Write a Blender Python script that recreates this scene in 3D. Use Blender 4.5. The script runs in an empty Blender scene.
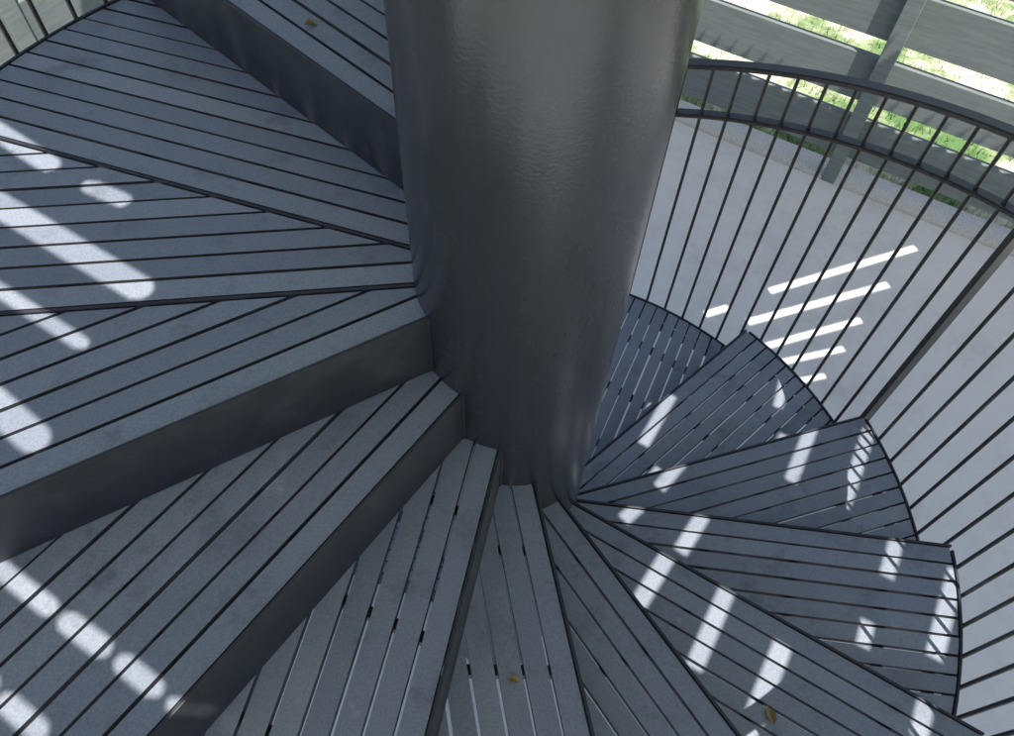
import bpy, bmesh, math, random
from mathutils import Vector, Matrix
random.seed(7)
sc=bpy.context.scene
D2=math.radians
H=0.17; R=0.2064; RO=1.321; DOFF=0.0147; ZF=-14*H
SUN_AZ=D2(-60); SUN_EL=D2(70); ZC=3.5

# ------------------------------------------------------------------ materials
def mat(name):
    m=bpy.data.materials.new(name);m.use_nodes=True;nt=m.node_tree
    return m,nt,nt.nodes['Principled BSDF']
def noise(nt,co,scale,detail=3,rough=.55,vscale=None):
    if vscale:
        mp=nt.nodes.new('ShaderNodeMapping');mp.inputs['Scale'].default_value=vscale;nt.links.new(co,mp.inputs[0]);co=mp.outputs[0]
    n=nt.nodes.new('ShaderNodeTexNoise');n.inputs['Scale'].default_value=scale;n.inputs['Detail'].default_value=detail;n.inputs['Roughness'].default_value=rough
    nt.links.new(co,n.inputs['Vector']);return n.outputs[0]
def ramp(nt,fac,stops):
    r=nt.nodes.new('ShaderNodeValToRGB');e=r.color_ramp.elements
    while len(e)<len(stops): e.new(.5)
    for i,(p,c) in enumerate(stops):
        e[i].position=p;e[i].color=(c,c,c,1) if isinstance(c,(int,float)) else (*c,1)
    nt.links.new(fac,r.inputs[0]);return r.outputs[0]
def mix(nt,a,b,fac,mode='MIX'):
    m=nt.nodes.new('ShaderNodeMix');m.data_type='RGBA';m.blend_type=mode
    for s,v in((0,fac),(6,a),(7,b)):
        if isinstance(v,(int,float)): m.inputs[s].default_value=v
        elif isinstance(v,tuple): m.inputs[s].default_value=(*v,1)
        else: nt.links.new(v,m.inputs[s])
    return m.outputs[2]
def bump(nt,h,st,dist,bs):
    b=nt.nodes.new('ShaderNodeBump');b.inputs['Strength'].default_value=st;b.inputs['Distance'].default_value=dist
    nt.links.new(h,b.inputs['Height']);nt.links.new(b.outputs[0],bs.inputs['Normal'])

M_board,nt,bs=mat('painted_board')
g=nt.nodes.new('ShaderNodeNewGeometry');co=g.outputs['Position']
rnd=ramp(nt,g.outputs['Random Per Island'],[(0,(.240,.266,.315)),(.5,(.288,.315,.366)),(1,(.335,.362,.412))])
sp=noise(nt,co,230,1,.6)
c=mix(nt,rnd,ramp(nt,sp,[(.3,.88),(.5,1.0),(.7,1.13)]),1.0,'MULTIPLY')
st=noise(nt,co,8,7,.74)
c=mix(nt,c,(.13,.14,.16),ramp(nt,st,[(.54,0.),(.69,.6)]))
c=mix(nt,c,(.52,.54,.58),ramp(nt,st,[(.27,.5),(.38,0.)]))
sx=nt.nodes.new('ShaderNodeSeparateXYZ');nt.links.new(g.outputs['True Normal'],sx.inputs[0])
c=mix(nt,(.055,.058,.064),c,ramp(nt,sx.outputs[2],[(.15,0.),(.6,1.)]))  # side faces coloured darker: gap shade put into the board colour
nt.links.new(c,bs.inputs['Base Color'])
nt.links.new(ramp(nt,st,[(.3,.36),(.7,.58)]),bs.inputs['Roughness'])
bump(nt,sp,.2,.0012,bs)

M_steel,nt,bs=mat('dark_steel')
co=nt.nodes.new('ShaderNodeNewGeometry').outputs['Position']
n1=noise(nt,co,11,7,.78)
c=ramp(nt,n1,[(.30,(.030,.031,.038)),(.5,(.040,.042,.051)),(.66,(.062,.064,.076)),(.74,(.15,.155,.17))])
nt.links.new(c,bs.inputs['Base Color']);bs.inputs['Metallic'].default_value=.05
nt.links.new(ramp(nt,n1,[(.3,.36),(.7,.58)]),bs.inputs['Roughness'])
bump(nt,noise(nt,co,160,1),.2,.002,bs)

M_col,nt,bs=mat('column_paint')
co=nt.nodes.new('ShaderNodeNewGeometry').outputs['Position']
n1=noise(nt,co,3,7,.74,(1,1,.45))
c=ramp(nt,n1,[(.3,(.064,.065,.073)),(.5,(.076,.077,.086)),(.72,(.094,.095,.104)),(.8,(.24,.24,.25))])
nt.links.new(c,bs.inputs['Base Color']);bs.inputs['Metallic'].default_value=.45
nt.links.new(ramp(nt,n1,[(.3,.24),(.7,.29)]),bs.inputs['Roughness'])
bump(nt,noise(nt,co,170,1,.5),.11,.002,bs)

M_rail,nt,bs=mat('railing_paint')
co=nt.nodes.new('ShaderNodeNewGeometry').outputs['Position']
n1=noise(nt,co,40,3,.7)
c=ramp(nt,n1,[(.3,(.045,.042,.041)),(.7,(.085,.081,.078))])
nt.links.new(c,bs.inputs['Base Color']);bs.inputs['Metallic'].default_value=.2;bs.inputs['Roughness'].default_value=.4

M_conc,nt,bs=mat('pale_concrete')
co=nt.nodes.new('ShaderNodeNewGeometry').outputs['Position']
c=ramp(nt,noise(nt,co,2.0,8,.76),[(.3,(.68,.655,.625)),(.5,(.82,.80,.77)),(.7,(.88,.86,.83))])
nt.links.new(c,bs.inputs['Base Color']);bs.inputs['Roughness'].default_value=.8

M_peb,nt,bs=mat('pebble_concrete')
co=nt.nodes.new('ShaderNodeNewGeometry').outputs['Position']
v=nt.nodes.new('ShaderNodeTexVoronoi');v.inputs['Scale'].default_value=90;nt.links.new(co,v.inputs['Vector'])
c=ramp(nt,v.outputs['Distance'],[(.1,(.76,.72,.64)),(.5,(.70,.66,.58)),(.8,(.58,.54,.47))])
nt.links.new(c,bs.inputs['Base Color']);bs.inputs['Roughness'].default_value=.85

M_fence,nt,bs=mat('weathered_timber')
tc=nt.nodes.new('ShaderNodeTexCoord').outputs['Object']
n1=noise(nt,tc,9,5,.7,(.5,6,6))
c=ramp(nt,n1,[(.3,(.17,.195,.18)),(.55,(.225,.25,.235)),(.75,(.27,.295,.275))])
nt.links.new(c,bs.inputs['Base Color']);bs.inputs['Roughness'].default_value=.75

M_grass,nt,bs=mat('grass')
g=nt.nodes.new('ShaderNodeNewGeometry');co=g.outputs['Position']
c=ramp(nt,noise(nt,co,1.6,5,.7),[(.38,(.12,.22,.07)),(.48,(.32,.38,.19)),(.55,(.66,.64,.50))])
nt.links.new(c,bs.inputs['Base Color']);bs.inputs['Roughness'].default_value=.9
M_leaf,nt,bs=mat('dry_leaf');bs.inputs['Base Color'].default_value=(.36,.27,.11,1);bs.inputs['Roughness'].default_value=.7
M_gobo,nt,bs=mat('gobo_sheet');bs.inputs['Base Color'].default_value=(.5,.5,.49,1);bs.inputs['Roughness'].default_value=.7

# ------------------------------------------------------------------ helpers
def mk(name,me,m,parent=None,smooth=False,bev=0):
    o=bpy.data.objects.new(name,me);sc.collection.objects.link(o)
    me.materials.append(m)
    if parent: o.parent=parent
    if smooth:
        for p in me.polygons: p.use_smooth=True
    if bev:
        b=o.modifiers.new('bevel','BEVEL');b.width=bev;b.segments=2;b.limit_method='ANGLE';b.angle_limit=D2(40)
    return o
def empty(name):
    o=bpy.data.objects.new(name,None);sc.collection.objects.link(o);return o
class MB:
    def __init__(s): s.v=[];s.f=[]
    def prism(s,poly,z0,z1):
        n=len(poly);b=len(s.v)
        s.v+=[(p[0],p[1],z0) for p in poly]+[(p[0],p[1],z1) for p in poly]
        s.f.append([b+i for i in range(n)][::-1]);s.f.append([b+n+i for i in range(n)])
        for i in range(n):
            j=(i+1)%n;s.f.append([b+i,b+j,b+n+j,b+n+i])
    def box(s,x0,x1,y0,y1,z0,z1): s.prism([(x0,y0),(x1,y0),(x1,y1),(x0,y1)],z0,z1)
    def cyl(s,x,y,z0,z1,r,n=10):
        s.prism([(x+r*math.cos(2*math.pi*i/n),y+r*math.sin(2*math.pi*i/n)) for i in range(n)],z0,z1)
    def sweep(s,rings):
        b=len(s.v);k=len(rings[0])
        for r in rings: s.v+=r
        for i in range(len(rings)-1):
            for j in range(k):
                a=b+i*k+j;c=b+i*k+(j+1)%k
                s.f.append([a,c,c+k,a+k])
        s.f.append([b+j for j in range(k)][::-1]);s.f.append([b+(len(rings)-1)*k+j for j in range(k)])
    def mesh(s,name):
        m=bpy.data.meshes.new(name);m.from_pydata(s.v,[],s.f);m.validate();
        bm=bmesh.new();bm.from_mesh(m);bmesh.ops.recalc_face_normals(bm,faces=bm.faces);bm.to_mesh(m);bm.free();return m
def area(p): return .5*sum(p[i][0]*p[(i+1)%len(p)][1]-p[(i+1)%len(p)][0]*p[i][1] for i in range(len(p)))
def clip(poly,n,c):
    out=[]
    for i in range(len(poly)):
        a=poly[i];b=poly[(i+1)%len(poly)];da=a[0]*n[0]+a[1]*n[1]-c;db=b[0]*n[0]+b[1]*n[1]-c
        if da<=0: out.append(a)
        if (da<0<db) or (db<0<da):
            t=da/(da-db);out.append((a[0]+(b[0]-a[0])*t,a[1]+(b[1]-a[1])*t))
    return out
def epoint(th,r,extra=0):
    d=DOFF+extra;s=math.sqrt(r*r-d*d)
    return (math.cos(th)*s-math.sin(th)*d,math.sin(th)*s+math.cos(th)*d)

# ------------------------------------------------------------------ staircase
stair=empty('spiral_staircase')
lead={0:138.8,1:164.7,2:189.2,3:212.3,4:236.3,5:260.2,6:283.6,7:306.7,8:331.2,9:355.8,10:379.4,11:404.3}
for k in (12,13,14,15,16): lead[k]=404.3+24*(k-11)
for k in range(-6,0): lead[k]=138.8+24*k
def lev(k): return H*(-k+1) if k<=0 else (0 if k<=3 else -H*(k-3))
TH=.022
for k in range(-5,17):
    la=D2(lead[k]);ba=D2(lead[k-1] if k-1 in lead else lead[k]-24);z=lev(k)
    flat=(k in(2,3))
    nl=(-math.sin(la),math.cos(la)); nb=(math.sin(ba),-math.cos(ba))
    cl=DOFF-.010; cb=-DOFF+(-.003 if flat else .03)
    mb=MB();pitch=.0530+random.uniform(-.0008,.0008);gap=.0066
    arc=[(1.312*math.cos(t),1.312*math.sin(t)) for t in [ba-.12+(la-ba+.24)*i/22 for i in range(23)]]
    region=clip(clip([(-.05*math.cos((la+ba)/2),-.05*math.sin((la+ba)/2))]+arc,nl,cl),nb,cb)
    for i in range(16):
        j=random.uniform(-.0010,.0010)
        hi=cl-i*pitch+j*(i>0);lo=cl-i*pitch-(pitch-gap)+random.uniform(-.0006,.0006)
        p=clip(clip(region,nl,hi),(-nl[0],-nl[1]),-lo)
        if len(p)<3 or abs(area(p))<2e-4: continue
        dz=random.uniform(-.0012,.0012)
        mb.prism(p,z-TH+dz,z+dz)
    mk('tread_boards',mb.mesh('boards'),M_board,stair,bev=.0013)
    sb=MB()
    def bar(th,r0,r1,e0,e1,z0,z1):
        sb.prism([epoint(th,r0,e0),epoint(th,r1,e0),epoint(th,r1,e1),epoint(th,r0,e1)],z0,z1)
    if k in(1,2): bar(la,.12,1.314,-.0065,-.0005,z-.10,z+.002)
    else:
        bar(la,.12,1.318,-.007,0,z-H+.002,z+.003)
        x,y=epoint(la,R+.002,0);sb.cyl(x,y,z-H+.004,z+.002,.005,8)
    n=14;a0=ba+.004;a1=la-.002
    for j in range(n):
        t0=a0+(a1-a0)*j/n;t1=a0+(a1-a0)*(j+1)/n
        sb.prism([(1.3145*math.cos(t0),1.3145*math.sin(t0)),(1.3215*math.cos(t0),1.3215*math.sin(t0)),(1.3215*math.cos(t1),1.3215*math.sin(t1)),(1.3145*math.cos(t1),1.3145*math.sin(t1))],z-.085,z+.004)
    for rr in(.36,.62,.88,1.14,1.28):
        p0=epoint(la,rr,-.012);p1=(rr*math.cos(ba+.01),rr*math.sin(ba+.01))
        dx,dy=p1[0]-p0[0],p1[1]-p0[1];L=math.hypot(dx,dy);nx,ny=-dy/L*.011,dx/L*.011
        sb.prism([(p0[0]-nx,p0[1]-ny),(p1[0]-nx,p1[1]-ny),(p1[0]+nx,p1[1]+ny),(p0[0]+nx,p0[1]+ny)],z-TH-.032,z-TH-.002)
    mk('tread_frame',sb.mesh('frame'),M_steel,stair,bev=.0012)
n=128
zs=[ZF-.02+i*(3.2-ZF)/60 for i in range(61)]
me=bpy.data.meshes.new('column');V=[];Fc=[]
for z in zs:
    for j in range(n): V.append((R*math.cos(2*math.pi*j/n),R*math.sin(2*math.pi*j/n),z))
for i in range(60):
    for j in range(n):
        a=i*n+j;b=i*n+(j+1)%n;Fc.append((a,b,b+n,a+n))
Fc.append(tuple(60*n+j for j in range(n)))
me.from_pydata(V,[],Fc);mk('central_column',me,M_col,stair,smooth=True)
# ------------------------------------------------------------------ railing
rail=empty('stair_railing')
def nos(t):
    if t>=212.3: return -H*(t-212.3)/24
    if t>=163: return 0
    if t>=138.8: return H*(163-t)/24.2
    return H*(1+(138.8-t)/24)
def ring(t,zc,r,w,hh):
    a=D2(t);q=.004
    pts=[(-w/2,-hh/2+q),(-w/2+q,-hh/2),(w/2-q,-hh/2),(w/2,-hh/2+q),(w/2,hh/2-q),(w/2-q,hh/2),(-w/2+q,hh/2),(-w/2,hh/2-q)]
    return [((r+p[0])*math.cos(a),(r+p[0])*math.sin(a),zc+p[1]) for p in pts]
T0,T1=60,455
for nm,hh,w,t in(('lower_rail',.957,.038,.016),('handrail',1.145,.044,.018)):
    mb=MB();mb.sweep([ring(a,nos(a)+hh,RO+.012,w,t) for a in [T0+(T1-T0)*i/200 for i in range(201)]])
    mk(nm,mb.mesh(nm),M_rail,rail)
def tread_level(t):
    for k in sorted(lead):
        if t<=lead[k]+.01: return lev(k)
    return ZF+.1
posts=[62,92.5,164.7,236.3,307,380,452]
mb=MB();a=T0+1.5
while a<T1:
    if min(abs(a-p) for p in posts)>1.5:
        x,y=(RO+.012)*math.cos(D2(a)),(RO+.012)*math.sin(D2(a))
        mb.cyl(x,y,tread_level(a)-.075,nos(a)+1.14,.0058,10)
    a+=3.7
mk('balusters',mb.mesh('balusters'),M_rail,rail)
mb=MB()
for p in posts:
    c_,s_=math.cos(D2(p)),math.sin(D2(p));r0=RO-.006;r1=RO+.034;wt=.009
    mb.prism([(r0*c_+s_*wt,r0*s_-c_*wt),(r1*c_+s_*wt,r1*s_-c_*wt),(r1*c_-s_*wt,r1*s_+c_*wt),(r0*c_-s_*wt,r0*s_+c_*wt)],tread_level(p)-.14,nos(p)+1.139)
mk('posts',mb.mesh('posts'),M_rail,rail,bev=.0015)

# ------------------------------------------------------------------ ground, fence
FN=Vector((.485,.875)).normalized();FD=Vector((FN.y,-FN.x));FO=3.66
def fp(s,o): return (FN.x*o+FD.x*s,FN.y*o+FD.y*s)
mb=MB();mb.v=[(-150,-150,ZF-.03),(150,-150,ZF-.03),(150,150,ZF-.03),(-150,150,ZF-.03)];mb.f=[[0,1,2,3]]
mk('grass_ground',mb.mesh('ground'),M_grass)
mb=MB();mb.prism([fp(-3.5,-5.5),fp(5.5,-5.5),fp(5.5,FO-.10),fp(-3.5,FO-.10)],ZF-.12,ZF)
mk('concrete_pavement',mb.mesh('pave'),M_conc)
mb=MB();mb.prism([fp(-3.5,FO-.098),fp(5.5,FO-.098),fp(5.5,FO+.10),fp(-3.5,FO+.10)],ZF-.12,ZF+.03)
mk('pebble_kerb',mb.mesh('kerb'),M_peb,bev=.008)
def make_fence(org,ang,x0,x1,ps):
    f=empty('louvred_timber_fence');f.matrix_world=Matrix.Translation((*org,0))@Matrix.Rotation(ang,4,'Z')
    mb=MB()
    for i in range(4):
        z0=-2.21+i*.395;e=[x0]+[p for p in ps if x0<p<x1][::2]+[x1]
        for a,b in zip(e,e[1:]): mb.box(a+.0015,b-.0015,-.022,.022,z0,z0+.285)
    mk('boards',mb.mesh('fboards'),M_fence,f,bev=.004)
    mb=MB()
    for s in ps: mb.box(s-.045,s+.045,-.10,-.024,ZF-.05,-.72)
    mk('posts',mb.mesh('fposts'),M_fence,f,bev=.004)
ps=Vector((2.05,3.03)).dot(FD)
fa=math.atan2(FD.y,FD.x)
make_fence(fp(0,FO),fa,-3.4,5.5,[ps+i*1.8 for i in(-2,-1,0,1,2)])
make_fence(fp(-3.45,0),fa+math.pi/2,-5.5,FO-.03,[-4.5,-2.7,-.9,.9,2.7])
mb=MB()
for i in range(16000):
    s=random.uniform(-1.5,5.5);o=FO+.15+random.random()**1.4*4
    x,y=fp(s,o);a=random.uniform(0,math.pi*2);hh=random.uniform(.03,.085);w=random.uniform(.003,.006)
    dx,dy=math.cos(a)*w,math.sin(a)*w;lx,ly=random.uniform(-.03,.03),random.uniform(-.03,.03)
    b=len(mb.v);mb.v+=[(x-dx,y-dy,ZF-.03),(x+dx,y+dy,ZF-.03),(x+lx,y+ly,ZF-.03+hh)];mb.f.append([b,b+1,b+2])
me=bpy.data.meshes.new('blades');me.from_pydata(mb.v,[],mb.f);mk('grass_blades',me,M_grass)

# ------------------------------------------------------------------ added slotted gobo, unseen, blocks the sun except for patches
cot=1/math.tan(SUN_EL);SX,SY=math.cos(SUN_AZ)*cot,math.sin(SUN_AZ)*cot
holes=[]
def slot(a,b,w,z,cap=False):
    ax,ay=a;bx,by=b;L=math.hypot(bx-ax,by-ay);ux,uy=(bx-ax)/L,(by-ay)/L;sx,sy=SX*(ZC-z),SY*(ZC-z);p=[]
    if cap:
        for (cx,cy,s) in((bx,by,1),(ax,ay,-1)):
            for i in range(9):
                t=-math.pi/2+math.pi*i/8;ce,se=math.cos(t)*w/2*s,math.sin(t)*w/2*s
                p.append((cx+ux*ce*1.2-uy*se+sx,cy+uy*ce*1.2+ux*se+sy))
    else:
        for (cx,cy,s) in((bx,by,1),(bx,by,-1),(ax,ay,-1),(ax,ay,1)):
            p.append((cx-uy*w/2*s+sx,cy+ux*w/2*s+sy))
    holes.append(p)
Z=lambda i:-H*i
W=.042
for z,L in((Z(8),[((.61,.60),(.49,.38),W),((1.06,.72),(1.01,.57),.034)]),
 (Z(7),[((.58,.23),(.50,.13),W),((1.05,.40),(.94,.18),W),((1.25,.40),(1.10,.10),W)]),
 (Z(6),[((.40,-.01),(.35,-.06),.04),((.59,-.03),(.51,-.15),W),((1.16,-.07),(1.10,-.19),.04),((1.31,-.16),(1.18,-.41),.046),((1.02,-.32),(.99,-.39),.036)]),
 (Z(5),[((.44,-.22),(.35,-.36),W),((.59,-.30),(.48,-.51),W),((.71,-.44),(.59,-.66),.046),((1.05,-.54),(1.00,-.64),.04)])):
    for a_,b_,w in L: slot(a_,b_,w,z)
for a_,b_,w in(((-1.34,.27),(-.71,-.085),.054),((-1.30,.42),(-.99,.225),.044),((-.88,.165),(-.81,.135),.036),((-1.2,.03),(-.77,-.215),.026),((-1.1,-.19),(-.78,-.405),.050)): slot(a_,b_,w,0,True)
for a_,b_,w in(((-.95,-.515),(-.75,-.628),.028),((-.71,-.65),(-.645,-.685),.032),((-.60,-.71),(-.545,-.742),.030),((-.505,-.765),(-.47,-.785),.022),((-.9,-.69),(-.80,-.75),.03),((-.76,-.775),(-.70,-.81),.03)): slot(a_,b_,w,Z(1),True)
for a_,b_,w in(((1.10,1.80),(1.24,1.86),.04),((1.50,2.0),(2.46,2.41),.042),((1.34,1.76),(2.22,2.10),.042),((1.40,1.59),(2.0,1.82),.038),((1.48,1.49),(1.86,1.61),.034),((1.55,1.37),(1.72,1.42),.03),
   ((1.9,.1),(2.1,.17),.04)): slot(a_,b_,w,ZF)
FE=3.74+(ZC-ZF)*(SX*FN.x+SY*FN.y)
verts=[];faces=[]
hy=[p[1] for h in holes for p in h];HY0,HY1=min(hy)-.02,max(hy)+.02
y=-5.0;X0=-1.5
while y<4:
    dy=.006 if HY0<=y<=HY1 else .05
    y2=y+dy;ym=y+dy/2
    xr=min(5.0,(FE-FN.y*ym)/FN.x)
    iv=[]
    for p in holes:
        xs=[]
        for i in range(len(p)):
            a_=p[i];b_=p[(i+1)%len(p)]
            if (a_[1]-ym)*(b_[1]-ym)<0: xs.append(a_[0]+(b_[0]-a_[0])*(ym-a_[1])/(b_[1]-a_[1]))
        if len(xs)>=2: iv.append((min(xs),max(xs)))
    iv.sort();x=X0
    if xr>X0:
        segs=[]
        for a_,b_ in iv:
            if a_>x: segs.append((x,min(a_,xr)))
            x=max(x,b_)
        if x<xr: segs.append((x,xr))
        for a_,b_ in segs:
            if b_<=a_: continue
            b=len(verts);verts+=[(a_,y,ZC),(b_,y,ZC),(b_,y2,ZC),(a_,y2,ZC)];faces.append((b,b+1,b+2,b+3))
    y=y2
gobo=empty('added_sun_gobo')
me=bpy.data.meshes.new('sheet');me.from_pydata(verts,[],faces);mk('slotted_sheet',me,M_gobo,gobo)
mb=MB()
for x,y in((-1.45,-4.9),(4.9,-4.9),(4.9,-.8)): mb.box(x-.05,x+.05,y-.05,y+.05,ZF-.02,ZC-.002)  # made-up supports for the added gobo sheet
mk('posts',mb.mesh('gobo_posts'),M_fence,gobo,bev=.004)

# ------------------------------------------------------------------ leaves
def leaf(x,y,z,rot,L):
    pr=[(0,0),(.25,.2),(.5,.27),(.8,.14),(1,0),(.8,-.14),(.5,-.27),(.25,-.2)]
    b=[];me=bpy.data.meshes.new('leaf')
    for px,py in pr: b.append(((px-.5)*L,py*L,.004+.012*(abs(py))+.006*math.sin(px*5)))
    b.append((0,0,.001));f=[(8,i,(i+1)%8) for i in range(8)]
    me.from_pydata(b,[],f);o=mk('fallen_leaf',me,M_leaf);o.location=(x,y,z);o.rotation_euler=(0,0,rot)
leaf(-.463,.495,H,.5,.030);leaf(.031,-.631,-3*H,0,.028);leaf(.654,-.608,-5*H,1.8,.045)

# ------------------------------------------------------------------ camera
C=Vector((-.0189,-.9723,1.1363));pi=D2(56.478);ro=D2(3.119)
F=Vector((0,math.cos(pi),-math.sin(pi)));r0=Vector((1,0,0));u0=Vector((0,math.sin(pi),math.cos(pi)))
r=math.cos(ro)*r0+math.sin(ro)*u0;u=-math.sin(ro)*r0+math.cos(ro)*u0
cam=bpy.data.cameras.new('camera');co=bpy.data.objects.new('camera',cam);sc.collection.objects.link(co)
m=Matrix((( r.x,u.x,-F.x,C.x),(r.y,u.y,-F.y,C.y),(r.z,u.z,-F.z,C.z),(0,0,0,1)));co.matrix_world=m
cam.sensor_width=36;cam.lens=36*777.3/1014;cam.clip_start=.02;cam.clip_end=500
sc.camera=co
# ------------------------------------------------------------------ light
w=bpy.data.worlds.new('World');sc.world=w;w.use_nodes=True;nt=w.node_tree
sky=nt.nodes.new('ShaderNodeTexSky');sky.sky_type='NISHITA';sky.sun_disc=False;sky.sun_elevation=SUN_EL
sky.sun_rotation=math.pi/2-SUN_AZ;sky.dust_density=2.0;sky.ozone_density=1.5
nt.links.new(sky.outputs[0],nt.nodes['Background'].inputs[0]);nt.nodes['Background'].inputs[1].default_value=.15
sd=bpy.data.lights.new('sun','SUN');sd.energy=6.5;sd.angle=D2(.2);sd.color=(1,.97,.93)
so=bpy.data.objects.new('sun',sd);sc.collection.objects.link(so)
dirv=Vector((math.cos(SUN_AZ)*math.cos(SUN_EL),math.sin(SUN_AZ)*math.cos(SUN_EL),math.sin(SUN_EL)))
so.rotation_euler=dirv.to_track_quat('Z','Y').to_euler()
sc.view_settings.view_transform='Standard'
try: sc.view_settings.look='None'
except: pass
sc.view_settings.exposure=0
